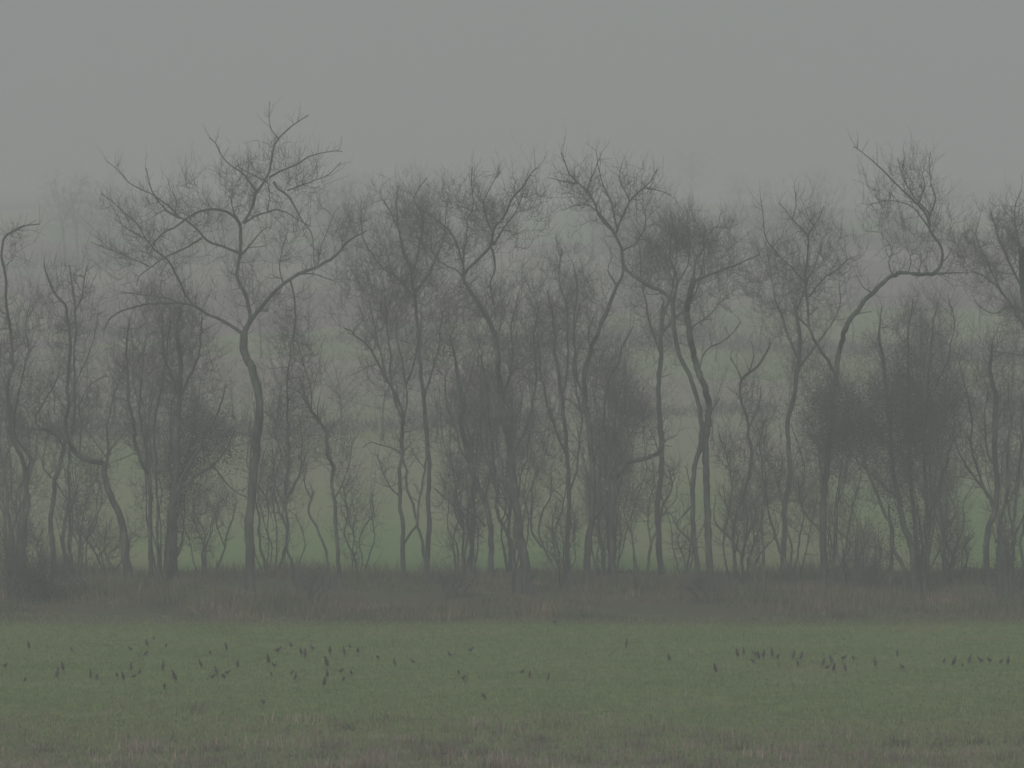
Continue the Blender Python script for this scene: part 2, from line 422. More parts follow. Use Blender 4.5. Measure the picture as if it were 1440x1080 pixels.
# ---- A: stems at the left edge
tree('bare_tree', 'thin forked bare tree at the far left edge with a low drooping limb top', 'tree', 158,
     [(6, 1.6, [(36, 822), (34, 760), (37, 700), (36, 660), (24, 634), (14, 605), (12, 560), (16, 517), (14, 470), (8, 410), (4, 360), (12, 330), (30, 320), (56, 315)]),
      (4, 2.2, [(36, 664), (42, 645), (30, 625), (20, 605), (22, 575), (28, 545)]),
      (5, 2.5, [(22, 825), (18, 770), (14, 720), (4, 650), (-6, 600), (-4, 540), (2, 480)]),
      (2, 1, [(28, 545), (40, 500), (36, 460), (44, 420)])],
     [(28, 345, 26, 30, 30), (18, 470, 45, 95, 130), (15, 560, 35, 60, 60)], seed=1)
tree('bare_tree', 'twin stemmed bare tree, second from the left, top like an upright brush', 'tree', 160,
     [(5.5, 2, [(78, 826), (75, 770), (70, 730), (78, 690), (80, 665), (88, 635), (94, 600), (97, 560), (96, 520), (98, 480), (95, 450), (92, 425), (74, 408), (64, 385), (62, 370)]),
      (4.6, 2, [(88, 826), (90, 770), (92, 730), (97, 690), (98, 650), (103, 600), (106, 560), (104, 500), (106, 460), (104, 420), (99, 385), (97, 372)]),
      (3, 1.5, [(90, 630), (78, 612), (55, 600), (50, 585), (62, 565), (76, 545), (84, 520)]),
      (2.2, 1, [(104, 440), (116, 415), (120, 390), (122, 375)]),
      (2, 1, [(106, 540), (122, 500), (132, 470), (138, 440)])],
     [(95, 450, 55, 80, 190), (80, 560, 55, 60, 120), (60, 610, 40, 30, 30)], seed=2)
tree('leaning_tree', 'dark short tree leaning left with a kinked stem', 'tree', 159,
     [(8.5, 3, [(180, 826), (177, 775), (170, 730), (154, 695), (148, 665), (145, 652), (126, 648), (107, 639), (93, 618), (72, 606), (54, 602)]),
      (3.5, 2, [(148, 662), (152, 640), (158, 628)]),
      (3, 1.4, [(150, 650), (150, 610), (160, 560), (172, 520), (186, 500)]),
      (2.6, 1.2, [(112, 640), (116, 600), (112, 570), (126, 540), (150, 528)]),
      (1.5, .8, [(96, 700), (115, 703), (130, 696)])],
     [(120, 560, 60, 60, 90), (165, 560, 40, 60, 70)], seed=3)
tree('fallen_limb', 'slanting dead limb rising out of the scrub at lower left', 'fallen limb', 155,
     [(6, 3, [(134, 848), (112, 815), (96, 790), (88, 770), (84, 752)]), (1.6, .8, [(112, 815), (118, 795), (128, 785)])],
     [(105, 790, 22, 20, 8)], seed=4, shoots=.5)
tree('bare_tree', 'slender bare tree with two thin stems just left of the ivied trunk', 'tree', 161,
     [(4.5, 3, [(214, 822), (212, 760), (211, 720), (211, 690), (208, 668), (197, 645), (190, 620), (188, 590), (180, 555), (178, 500), (182, 450)]),
      (3, 2, [(211, 690), (210, 660), (206, 635), (200, 610), (196, 575), (200, 520), (206, 470)]),
      (3.4, 2.2, [(222, 822), (221, 760), (219, 700), (218, 640), (216, 600), (226, 545), (236, 490), (240, 450)])],
     [(200, 500, 50, 80, 170), (170, 600, 35, 35, 30)], seed=5)
tree('ivied_tree', 'dark tree wrapped in ivy that swells out to the right', 'tree', 158,
     [(9.5, 3.4, [(244, 832), (244, 770), (243, 720), (246, 665), (248, 610), (252, 560), (254, 510), (250, 470), (256, 430)]),
      (6.5, 2.5, [(232, 830), (236, 780), (242, 735), (250, 690), (262, 660), (278, 635), (296, 600), (310, 570), (318, 540)]),
      (5, 3, [(250, 690), (272, 672), (298, 655), (318, 632), (332, 600)]),
      (4, 2, [(252, 560), (236, 520), (226, 480), (228, 440)]),
      (4, 2, [(252, 560), (270, 520), (282, 480), (284, 445)]),
      (2.5, 1.2, [(300, 655), (330, 690), (350, 700)]), (2, 1, [(316, 770), (308, 735), (312, 715), (322, 695)])],
     [(255, 500, 60, 80, 330), (300, 590, 45, 50, 200), (250, 440, 45, 30, 60)],
     ivy=[(292, 632, 42, 30, 9000), (262, 665, 24, 34, 5000), (246, 715, 11, 65, 4500), (250, 590, 16, 50, 1200), (312, 600, 20, 24, 900)], seed=6)
# ---- F: the big tree left of centre
tree('bare_tree', 'tallest bare tree, broad spreading crown and straight thick trunk, left of the middle', 'tree', 156,
     [(9.5, 7, [(350, 838), (352, 790), (351, 740), (355, 690), (360, 640), (364, 590), (363, 555), (352, 515), (344, 490), (343, 467)]),
      (6, 2.6, [(343, 470), (352, 452), (362, 438), (381, 413), (398, 400), (420, 385), (447, 373), (468, 360), (490, 342), (516, 324)]),
      (5, 4, [(343, 467), (353, 443), (347, 420), (340, 405), (335, 390), (337, 365), (339, 345), (338, 317)]),
      (4.2, 1.6, [(338, 317), (333, 309), (320, 301), (300, 295), (284, 297), (267, 303), (250, 313), (233, 322), (218, 338), (206, 352)]),
      (3.8, 1.2, [(338, 356), (328, 353), (313, 347), (298, 343), (285, 335), (275, 322), (264, 311), (252, 306), (238, 297), (225, 284), (213, 270), (208, 250), (205, 236)]),
      (2.4, .8, [(254, 307), (238, 288), (215, 275), (190, 262), (178, 255), (165, 240), (150, 226)]),
      (2, .8, [(246, 303), (246, 285), (243, 268)]),
      (2.5, 1, [(284, 335), (262, 350), (245, 358), (226, 365), (208, 378), (196, 388), (192, 402)]),
      (4, 1.6, [(342, 314), (350, 300), (357, 280), (362, 266), (372, 255), (380, 243), (383, 225), (386, 210), (393, 197), (404, 186), (418, 174), (434, 162)]),
      (1.8, .7, [(392, 196), (383, 184), (380, 168), (379, 143)]),
      (3, 1, [(361, 270), (352, 258), (343, 245), (332, 236), (320, 226), (310, 214), (303, 200), (294, 194)]),
      (2.2, .8, [(376, 256), (362, 250), (345, 241), (330, 232)]),
      (2.8, .9, [(378, 250), (396, 238), (417, 229), (430, 220), (446, 215), (466, 212), (482, 213)]),
      (2, .8, [(404, 268), (425, 260), (445, 252), (462, 245), (480, 228)]),
      (3, 1, [(385, 256), (392, 268), (404, 278), (415, 292), (426, 308), (438, 325), (441, 345), (442, 366)]),
      (3, 1.2, [(343, 314), (358, 305), (372, 300), (388, 297), (400, 300), (418, 310), (436, 318)]),
      (2, .8, [(376, 300), (377, 280), (378, 262)]), (2, .8, [(334, 308), (326, 293), (324, 280), (328, 268)]),
      (2.6, 1, [(340, 358), (350, 345), (362, 330), (376, 320)]),
      (4.6, 1.8, [(342, 470), (333, 463), (320, 455), (307, 447), (290, 438), (273, 430), (256, 427), (240, 426), (222, 428), (200, 431), (182, 434), (164, 440), (152, 452), (146, 465)]),
      (3.6, 1.2, [(272, 429), (262, 415), (256, 400), (248, 387), (242, 375), (234, 362), (225, 355), (208, 336), (193, 313), (176, 298), (158, 283), (142, 272)]),
      (2, .8, [(210, 375), (195, 368), (170, 358), (150, 350), (127, 340)]),
      (2.2, .9, [(250, 425), (228, 417), (200, 413), (172, 410)]),
      (2, .8, [(206, 336), (196, 330), (178, 318), (160, 308)]),
      (2.6, 1, [(408, 392), (412, 420), (414, 445), (415, 480), (410, 505)]),
      (2, .8, [(420, 386), (440, 385), (460, 392), (478, 398)]),
      (2, .8, [(398, 398), (392, 375), (396, 350), (404, 330)]), (2, .8, [(447, 373), (452, 345), (462, 320), (470, 300)])],
     [(220, 330, 95, 70, 190), (300, 280, 70, 50, 90), (385, 250, 80, 55, 150), (430, 330, 90, 55, 120), (350, 400, 60, 60, 70), (210, 410, 70, 35, 60), (410, 460, 40, 60, 80), (500, 320, 25, 30, 25)],
     seed=7, depth=.6)
tree('sapling', 'small three stemmed bare sapling close right of the tallest tree', 'tree', 157,
     [(3, 2, [(416, 828), (412, 800), (405, 775), (402, 740), (402, 700), (405, 650), (406, 600), (404, 540), (410, 480)]),
      (2, 1.2, [(418, 826), (420, 795), (428, 768), (424, 745), (416, 725)]),
      (2.4, 1, [(402, 720), (392, 690), (386, 660), (382, 620)]), (2.2, 1, [(404, 700), (420, 660), (424, 620), (420, 580)])],
     [(405, 600, 38, 110, 200), (412, 480, 30, 50, 60)], seed=8)
tree('slender_tree', 'slender bare tree with a dark crooked top, two stems right of the tallest tree', 'tree', 157,
     [(4.2, 2.6, [(479, 830), (477, 790), (472, 740), (470, 700), (468, 665), (462, 635), (457, 605), (448, 590), (438, 580), (434, 568)]),
      (3.4, 2.2, [(464, 830), (460, 785), (448, 750), (435, 718), (438, 700), (441, 690)]),
      (2.4, 1.2, [(456, 603), (446, 585), (449, 560)]), (2.2, 1, [(448, 592), (430, 565), (420, 550), (404, 545)]),
      (2.2, 1, [(471, 700), (482, 680), (492, 650), (496, 620)]), (2, 1, [(437, 700), (428, 680), (432, 650)]),
      (2, .9, [(438, 578), (434, 540), (424, 500), (418, 480)])],
     [(450, 600, 50, 65, 130), (485, 660, 25, 45, 60), (430, 520, 30, 40, 50)], seed=9)
# ---- H: crossing stems
tree('bare_tree', 'bare tree on two crossing stems shaped like an A, fanned brushy crown', 'tree', 158,
     [(5.2, 1.4, [(567, 822), (567, 780), (567, 745), (563, 700), (562, 660), (565, 620), (566, 585), (558, 560), (546, 535), (532, 508), (518, 485), (500, 468), (486, 462)]),
      (4.6, 1.6, [(601, 824), (598, 780), (594, 750), (585, 725), (577, 700), (571, 675), (567, 640), (568, 600), (572, 560), (568, 520), (560, 480), (558, 440)]),
      (3, 2.2, [(568, 765), (578, 748), (588, 735), (591, 705), (592, 680), (600, 650), (602, 610), (596, 570), (606, 520), (618, 480), (622, 440)]),
      (3.2, 1.2, [(562, 570), (552, 548), (540, 520), (534, 495), (526, 465), (520, 430)]),
      (3, 1.2, [(566, 590), (556, 560), (548, 525), (548, 490), (542, 450), (540, 410)]),
      (2.2, 1, [(564, 700), (550, 685), (538, 660), (530, 640)]), (2.2, 1, [(568, 640), (548, 628), (522, 622), (510, 630)]),
      (3, 1.2, [(572, 540), (586, 500), (592, 455), (598, 410)])],
     [(560, 430, 85, 60, 420), (540, 390, 75, 40, 170), (560, 520, 60, 60, 160), (625, 430, 45, 60, 130), (560, 640, 50, 60, 80), (590, 350, 60, 40, 80)], seed=10)
tree('bare_tree', 'pale far crowned tree top seen between the tallest tree and the middle tree', 'tree', 172,
     [(5, 2.6, [(600, 812), (604, 700), (600, 600), (592, 520), (586, 440), (580, 400), (578, 370)]),
      (3.4, 1.2, [(578, 380), (566, 345), (560, 320), (548, 296), (538, 280)]), (3.2, 1.2, [(580, 385), (590, 350), (596, 310), (584, 280), (600, 250)]),
      (3, 1.2, [(584, 420), (560, 390), (530, 365), (512, 335), (508, 300)]), (3, 1, [(586, 410), (612, 370), (626, 330), (630, 280)]),
      (2, 1, [(560, 320), (556, 290), (560, 262)])],
     [(570, 310, 65, 55, 260), (560, 380, 80, 50, 160), (620, 290, 40, 40, 80)], seed=11, tw=.9)
tree('bare_tree', 'bare tree with a bent left limb and short leaning trunk beside the thickest leaning trunk', 'tree', 159,
     [(6, 4, [(690, 812), (691, 770), (690, 735), (682, 708), (670, 680), (662, 655), (655, 630), (648, 600), (650, 560), (642, 520), (634, 480)]),
      (3.4, 1.6, [(682, 740), (672, 727), (660, 720), (650, 712), (643, 704)]),
      (3, 1.4, [(660, 650), (645, 630), (640, 600), (630, 570), (626, 530)]),
      (3, 1.4, [(683, 700), (690, 660), (692, 620), (686, 580), (690, 530)])],
     [(645, 580, 50, 80, 190), (680, 600, 40, 70, 120), (625, 500, 35, 50, 70)], seed=12)
# ---- J: the thick leaning trunk, middle
tree('bare_tree', 'big bare tree in the middle, thick trunk leaning left under an open V top', 'tree', 155,
     [(11, 3.2, [(744, 842), (738, 800), (731, 755), (726, 710), (721, 665), (717, 628), (710, 590), (704, 550), (700, 500), (692, 460), (678, 435), (664, 415), (653, 396)]),
      (3.6, 1.4, [(653, 400), (652, 385), (650, 370), (645, 350), (638, 335), (628, 322), (616, 312), (600, 300), (588, 290)]),
      (4, 1.6, [(652, 386), (664, 372), (676, 360), (688, 348), (691, 335), (694, 320), (702, 308), (712, 294), (722, 276), (735, 262), (748, 242), (756, 236)]),
      (3, 1.4, [(690, 346), (696, 362), (698, 378), (692, 395), (689, 410), (694, 430), (696, 450)]),
      (2.6, 1, [(694, 345), (706, 326), (722, 306), (730, 290), (736, 272)]),
      (2.4, 1, [(651, 388), (640, 378), (628, 372), (614, 362), (606, 350)]),
      (2, .9, [(652, 372), (652, 350), (656, 330), (656, 310), (664, 290), (662, 260), (664, 235)]),
      (2, .9, [(692, 325), (684, 305), (680, 285), (690, 262), (704, 240)]),
      (4, 2, [(719, 640), (732, 615), (742, 590), (748, 560), (752, 520), (750, 470), (758, 430)]),
      (4, 2, [(706, 560), (716, 530), (722, 490), (720, 450), (730, 410)]),
      (5, 3, [(724, 830), (722, 780), (712, 750), (702, 728), (698, 690), (694, 640), (688, 600), (684, 550), (676, 500)]),
      (3.6, 2, [(783, 838), (774, 798), (762, 772), (758, 740), (762, 718), (771, 700), (776, 670)]),
      (3.2, 1.6, [(762, 770), (750, 745), (748, 712), (752, 680), (760, 650)]),
      (2.4, 1, [(780, 745), (790, 720), (796, 690), (802, 660)])],
     [(690, 300, 65, 60, 240), (625, 330, 60, 50, 130), (745, 300, 40, 50, 60), (690, 430, 70, 60, 220), (700, 540, 55, 70, 220), (745, 480, 50, 80, 190), (770, 670, 40, 50, 90), (740, 620, 50, 50, 80)], seed=13, depth=.55)
tree('bare_tree', 'upright bare tree with many parallel stems behind the middle, right of the leaning trunk', 'tree', 166,
     [(5, 3, [(800, 822), (798, 760), (800, 690), (796, 620), (790, 560), (782, 500), (778, 450), (770, 410)]),
      (3.4, 1.6, [(798, 700), (812, 650), (816, 590), (810, 530), (806, 470), (812, 420), (806, 370)]),
      (3.4, 1.6, [(797, 640), (780, 600), (766, 560), (760, 510), (752, 460)]),
      (3, 1.4, [(790, 560), (800, 500), (796, 440), (786, 390), (790, 350)])],
     [(780, 470, 60, 90, 330), (800, 390, 50, 60, 150), (780, 600, 45, 60, 100)], seed=14)
# ---- L
tree('bare_tree', 'bare tree whose long thin limb slants up right to meet its neighbour', 'tree', 157,
     [(7.5, 3, [(824, 834), (825, 800), (828, 760), (833, 715), (834, 670), (831, 630), (827, 590), (822, 555), (823, 520), (832, 492), (843, 463), (856, 430), (866, 405), (875, 388), (876, 374)]),
      (4, 2, [(832, 650), (846, 610), (850, 570), (858, 530), (872, 505), (884, 478), (890, 460)]),
      (3.6, 1.6, [(822, 560), (812, 520), (806, 480), (812, 440)]),
      (2.6, 1, [(866, 400), (858, 380), (862, 360)]),
      (3, 1.4, [(828, 740), (846, 715), (856, 690), (852, 650), (862, 620), (874, 590), (880, 540)]),
      (2, 1, [(832, 500), (826, 470), (838, 440)])],
     [(840, 540, 50, 90, 260), (880, 560, 40, 70, 140), (820, 440, 40, 60, 110), (855, 640, 40, 50, 70)], seed=15)
tree('crooked_tree', 'crooked slim tree with an arm reaching right at mid height, left of the twin trunks', 'tree', 156,
     [(5.5, 3.6, [(864, 836), (862, 790), (861, 740), (862, 700), (866, 672), (874, 658), (882, 651), (896, 648), (910, 645), (924, 639), (930, 628), (930, 610)]),
      (3, 1.6, [(862, 705), (856, 670), (860, 630), (868, 590), (864, 545)]),
      (2, 1, [(930, 628), (940, 616), (952, 612)]), (2, .9, [(926, 635), (918, 614), (912, 600)]),
      (2, 1, [(872, 662), (878, 690), (872, 710)])],
     [(880, 590, 45, 60, 120), (925, 600, 32, 30, 60)], seed=16)
tree('bush', 'sparse upright bare shrub with forked wiry stems left of the twin trunks', 'shrub', 155,
     [(3.4, 1.8, [(908, 826), (912, 800), (918, 770), (926, 735), (932, 712), (940, 698), (944, 680), (940, 660)]),
      (2.4, 1.2, [(916, 772), (914, 740), (915, 705), (920, 680), (918, 650)]),
      (2.2, 1, [(910, 812), (898, 795), (893, 770), (890, 740), (896, 700)]), (2, 1, [(928, 730), (938, 715), (950, 700), (952, 680)]),
      (3, 1.6, [(892, 828), (891, 790), (888, 755), (880, 720), (884, 690)]), (1.6, .8, [(905, 815), (898, 805), (900, 796)])],
     [(925, 680, 35, 50, 110), (895, 710, 28, 45, 70)], seed=17)
# ---- M: twin trunk
tree('bare_tree', 'twin trunked bare tree right of the middle, long limb curving far left over its neighbour', 'tree', 155,
     [(7, 5.5, [(998, 832), (997, 790), (995, 740), (995, 690), (991, 640), (996, 595), (997, 565), (988, 535), (977, 505), (969, 470), (966, 440), (970, 412), (976, 392)]),
      (6.5, 5, [(979, 832), (980, 800), (976, 760), (973, 720), (973, 685), (978, 650), (986, 615), (985, 585), (981, 553), (970, 530), (958, 505), (950, 470), (947, 440), (946, 420)]),
      (5, 3.4, [(947, 424), (938, 414), (922, 405), (906, 396), (892, 385), (880, 376), (877, 364), (876, 350), (868, 334), (860, 322)]),
      (3.6, 1.2, [(862, 324), (850, 314), (842, 303), (834, 286), (822, 271), (812, 258), (801, 244), (795, 230), (789, 215)]),
      (3, 1, [(866, 328), (872, 312), (878, 300), (884, 287), (892, 276), (904, 266), (914, 256), (924, 238)]),
      (2.4, .9, [(868, 322), (862, 300), (858, 282), (848, 262), (842, 240), (838, 212)]),
      (2.6, 1, [(876, 352), (884, 348), (896, 343), (902, 332), (908, 318), (908, 302)]),
      (2, .8, [(824, 272), (829, 256), (838, 232), (846, 214)]), (2, .8, [(860, 320), (838, 298), (815, 292), (790, 296)]),
      (2, .8, [(886, 285), (880, 268), (872, 250), (875, 228)]), (1.8, .7, [(812, 258), (790, 252), (770, 250)]), (2, .8, [(905, 265), (925, 266), (945, 275)]),
      (4, 2, [(947, 425), (950, 405), (948, 385), (940, 360), (944, 330)]),
      (4, 1.6, [(974, 396), (990, 390), (1010, 382), (1033, 372), (1050, 365), (1068, 358)]),
      (2.8, 1.2, [(970, 470), (976, 458), (990, 450), (1002, 440), (1010, 428), (1020, 420)]),
      (2.8, 1.2, [(984, 520), (988, 500), (1000, 485), (1014, 480), (1030, 468), (1042, 452)]),
      (3, 1.2, [(976, 394), (980, 370), (992, 350), (998, 330), (1010, 316)]), (2, 1, [(1000, 600), (1004, 580), (1012, 560)]),
      (2, 1, [(948, 405), (966, 380), (972, 350), (966, 320)]), (1.8, .8, [(973, 690), (968, 672), (964, 655)])],
     [(865, 280, 75, 50, 130), (800, 260, 40, 40, 40), (925, 350, 45, 55, 160), (960, 340, 60, 45, 130), (1020, 380, 55, 50, 130), (985, 440, 45, 40, 50), (1015, 330, 40, 30, 40), (910, 440, 35, 35, 40)], seed=18, depth=.5)
tree('bare_tree', 'hazy round crowned tree standing behind the twin trunked tree', 'tree', 174,
     [(6, 4, [(930, 806), (926, 720), (930, 640), (926, 560), (930, 490), (932, 430)]),
      (3.6, 1.6, [(930, 500), (912, 450), (905, 400), (900, 350)]), (3.6, 1.4, [(931, 450), (945, 400), (950, 350), (945, 310)]), (3.2, 1.4, [(930, 470), (968, 430), (985, 380), (990, 330)])],
     [(935, 370, 70, 70, 420), (985, 350, 50, 45, 160), (930, 470, 60, 50, 140)], seed=19, tw=.9)
tree('slender_tree', 'thin wavering pole tree with a Y shaped fork, just right of the twin trunks', 'tree', 158,
     [(3.4, 2.2, [(1034, 828), (1033, 790), (1030, 760), (1036, 720), (1050, 680), (1056, 640), (1056, 610), (1052, 585), (1044, 570), (1040, 550), (1044, 534), (1056, 524), (1070, 510), (1080, 492), (1082, 476)]),
      (2.4, 1.2, [(1043, 533), (1035, 520), (1027, 504)]), (2, .9, [(1052, 528), (1060, 500), (1056, 480)]),
      (2.6, 1.4, [(1026, 826), (1022, 780), (1022, 730), (1030, 690), (1024, 650), (1014, 620)]), (2, .9, [(1054, 600), (1068, 570), (1070, 545)])],
     [(1035, 680, 30, 60, 110), (1060, 560, 26, 40, 40), (1020, 640, 26, 40, 50)], seed=20)
tree('bush', 'wide many stemmed bare thicket shrub left of the curved limb tree', 'shrub', 156,
     [(4, 2, [(1114, 838), (1110, 805), (1100, 780), (1088, 750), (1080, 710), (1076, 660)]),
      (3.6, 1.8, [(1118, 838), (1118, 800), (1124, 765), (1128, 720), (1122, 670)]), (3, 1.4, [(1110, 805), (1112, 770), (1104, 740), (1098, 700), (1100, 650)]),
      (4, 2, [(1072, 832), (1074, 780), (1070, 730), (1074, 680), (1068, 630), (1076, 590)]), (3, 1.4, [(1064, 832), (1056, 785), (1048, 760), (1046, 720)]),
      (2.4, 1.2, [(1118, 810), (1136, 775), (1142, 740), (1150, 700)])],
     [(1095, 680, 55, 70, 330), (1075, 620, 40, 60, 130), (1125, 720, 35, 60, 110)], seed=21)
# ---- P: the curved limb
tree('bare_tree', 'bare tree with one long limb bowing up then level to a pale top', 'tree', 156,
     [(7, 3.4, [(1157, 834), (1158, 790), (1157, 740), (1158, 700), (1162, 665), (1166, 630), (1170, 590), (1173, 555), (1177, 520), (1180, 490), (1188, 466), (1200, 444), (1214, 427), (1228, 412), (1240, 398), (1254, 388), (1270, 385), (1290, 386), (1312, 386)]),
      (2, .8, [(1256, 388), (1250, 372), (1254, 352), (1248, 338)]), (2, .8, [(1228, 412), (1214, 402), (1204, 386)]), (1.8, .8, [(1276, 385), (1282, 366), (1276, 350)]),
      (2, .8, [(1200, 444), (1212, 440), (1226, 438)]), (1.8, .8, [(1322, 372), (1334, 360), (1340, 344)]),
      (3, 1.6, [(1310, 386), (1326, 383), (1345, 382), (1362, 384)]),
      (4.2, 2.6, [(1312, 386), (1322, 372), (1322, 352), (1316, 335), (1308, 322), (1306, 308), (1298, 294)]),
      (3, 1.2, [(1300, 298), (1288, 286), (1272, 272), (1258, 260), (1244, 244), (1228, 228), (1212, 214), (1200, 206)]),
      (2.4, 1, [(1308, 320), (1304, 300), (1288, 284), (1278, 266), (1268, 244), (1262, 222)]), (2, .9, [(1306, 320), (1290, 300), (1276, 290), (1258, 284), (1240, 284), (1222, 288)]),
      (2.4, .9, [(1306, 306), (1314, 282), (1308, 262), (1306, 232), (1308, 214)]), (2, .8, [(1290, 288), (1300, 262), (1296, 240)]),
      (4.4, 2.6, [(1176, 530), (1166, 510), (1153, 490), (1143, 475), (1137, 460), (1128, 452), (1116, 442)]),
      (3.8, 2, [(1138, 462), (1135, 440), (1134, 420), (1134, 395), (1136, 365), (1137, 345), (1136, 330)]),
      (2.4, .9, [(1136, 332), (1126, 320), (1113, 310), (1106, 298), (1096, 286)]), (2, .8, [(1114, 310), (1117, 295), (1119, 270)]),
      (2, .8, [(1137, 330), (1144, 318), (1152, 306), (1158, 290)]), (1.8, .8, [(1144, 318), (1138, 306), (1132, 294)]),
      (2.4, 1, [(1138, 418), (1150, 400), (1164, 384), (1178, 376), (1190, 365), (1205, 360)]),
      (2.4, 1, [(1134, 400), (1122, 385), (1112, 372), (1096, 360), (1078, 352)]),
      (1.8, .8, [(1096, 360), (1078, 335), (1072, 305), (1069, 276)]),
      (2, .8, [(1150, 432), (1142, 440), (1136, 445)]), (2, .8, [(1292, 385), (1296, 368), (1294, 355)])],
     [(1270, 290, 75, 70, 170), (1300, 350, 40, 40, 40), (1140, 350, 55, 60, 150), (1110, 400, 55, 50, 90), (1345, 360, 40, 40, 70), (1190, 370, 40, 30, 40), (1150, 620, 30, 60, 50)],
     ivy=[(1166, 620, 20, 55, 2600), (1180, 570, 24, 36, 1500)], seed=22, depth=.5)
tree('bare_tree', 'faint leaning tree crown behind the curved limb tree and its fork', 'tree', 172,
     [(5.5, 3.6, [(1100, 808), (1104, 730), (1110, 660), (1108, 600), (1120, 540), (1124, 480), (1118, 430)]),
      (3.4, 1.4, [(1120, 500), (1100, 450), (1088, 400), (1080, 360)]), (3.2, 1.4, [(1118, 440), (1134, 400), (1150, 370), (1156, 340)]), (3, 1.2, [(1122, 520), (1150, 480), (1176, 440), (1180, 400)])],
     [(1120, 420, 80, 60, 340), (1080, 380, 60, 45, 130), (1130, 520, 50, 60, 150)], seed=23, tw=.9)
# ---- Q: the dense dark one
tree('ivied_tree', 'darkest densest tree, many stems in a broad ivied clump right of the curved limb tree', 'tree', 155,
     [(8.5, 2.4, [(1290, 846), (1286, 805), (1280, 765), (1270, 730), (1262, 690), (1254, 640), (1250, 580), (1244, 520), (1236, 470), (1240, 430)]),
      (7.5, 2.4, [(1300, 846), (1304, 800), (1304, 755), (1302, 710), (1300, 650), (1302, 590), (1306, 530), (1312, 470), (1318, 430)]),
      (6, 3, [(1282, 840), (1272, 800), (1258, 770), (1250, 735), (1236, 700), (1222, 670), (1214, 630), (1206, 590)]),
      (6, 3, [(1294, 830), (1292, 780), (1286, 730), (1282, 670), (1278, 600), (1276, 530), (1280, 460), (1284, 420)]),
      (5, 2.4, [(1250, 836), (1254, 790), (1256, 750), (1250, 710)]),
      (4, 2, [(1300, 740), (1316, 700), (1330, 660), (1340, 610), (1336, 560)]),
      (3.4, 1.6, [(1262, 700), (1230, 670), (1200, 640), (1180, 600)]), (3, 1.2, [(1310, 560), (1330, 510), (1340, 470), (1338, 430)])],
     [(1280, 510, 75, 75, 300), (1290, 450, 50, 45, 70), (1225, 600, 95, 70, 900), (1300, 600, 65, 75, 420), (1250, 680, 60, 45, 160), (1175, 600, 50, 55, 200), (1330, 690, 25, 30, 30), (1340, 560, 30, 50, 50)],
     ivy=[(1230, 600, 80, 60, 17000), (1290, 590, 60, 80, 6500), (1160, 585, 50, 50, 3500), (1270, 690, 40, 40, 3000), (1296, 760, 14, 60, 2200), (1256, 760, 10, 40, 1000), (1270, 520, 40, 40, 2000)], seed=24)
# ---- R, S: right
tree('bare_tree', 'fan shaped bare tree with dark clustered stems low at the right edge', 'tree', 157,
     [(6.5, 4.5, [(1390, 832), (1389, 800), (1387, 770), (1391, 742), (1400, 722), (1402, 690), (1401, 650), (1398, 610), (1400, 560), (1392, 520), (1396, 480)]),
      (5, 2, [(1399, 725), (1394, 705), (1384, 690), (1372, 672), (1358, 652), (1348, 636), (1340, 610)]),
      (3.6, 1.6, [(1390, 700), (1380, 670), (1368, 640), (1366, 600), (1360, 550), (1350, 510), (1344, 496)]),
      (5, 3, [(1404, 830), (1402, 790), (1404, 750), (1410, 720), (1418, 690), (1416, 640), (1420, 590), (1418, 540)]),
      (5, 3, [(1420, 830), (1418, 780), (1424, 740), (1430, 700), (1436, 650), (1440, 600), (1436, 550)]),
      (4, 2, [(1436, 830), (1436, 780), (1438, 740), (1446, 700), (1450, 640)]),
      (3, 1.4, [(1402, 660), (1386, 630), (1384, 590), (1390, 550)])],
     [(1385, 590, 60, 90, 300), (1425, 560, 40, 90, 170), (1350, 600, 30, 50, 50), (1400, 500, 50, 50, 110)], seed=25)
tree('bare_tree', 'tree on the right edge with a tall twiggy crown reaching in over the field behind', 'tree', 162,
     [(8, 5.5, [(1462, 834), (1460, 760), (1462, 680), (1456, 600), (1448, 540), (1446, 480), (1444, 430), (1438, 390), (1436, 350)]),
      (4, 1.6, [(1446, 470), (1430, 440), (1412, 418), (1400, 400), (1384, 388), (1366, 382)]), (3.6, 1.4, [(1440, 410), (1424, 380), (1412, 350), (1400, 320), (1394, 300)]),
      (3.4, 1.2, [(1437, 360), (1430, 320), (1428, 290), (1436, 268)]), (3, 1.2, [(1410, 414), (1400, 385), (1380, 355), (1372, 330)]), (3, 1.2, [(1442, 440), (1420, 430), (1396, 440), (1376, 430)])],
     [(1420, 340, 50, 60, 260), (1385, 370, 45, 50, 170), (1425, 440, 45, 40, 130), (1360, 350, 25, 30, 30)], seed=26)
tree('ivied_stump', 'dark ivy covered stump at the foot of the fan shaped tree by the right edge', 'tree stump', 154,
     [(13, 8, [(1412, 838), (1411, 800), (1410, 770), (1408, 748)]), (4, 2, [(1410, 790), (1424, 765), (1430, 745)]), (3, 1.5, [(1408, 775), (1398, 755), (1396, 740)])],
     [(1412, 745, 25, 20, 20)], ivy=[(1410, 795, 24, 36, 1600)], seed=27)

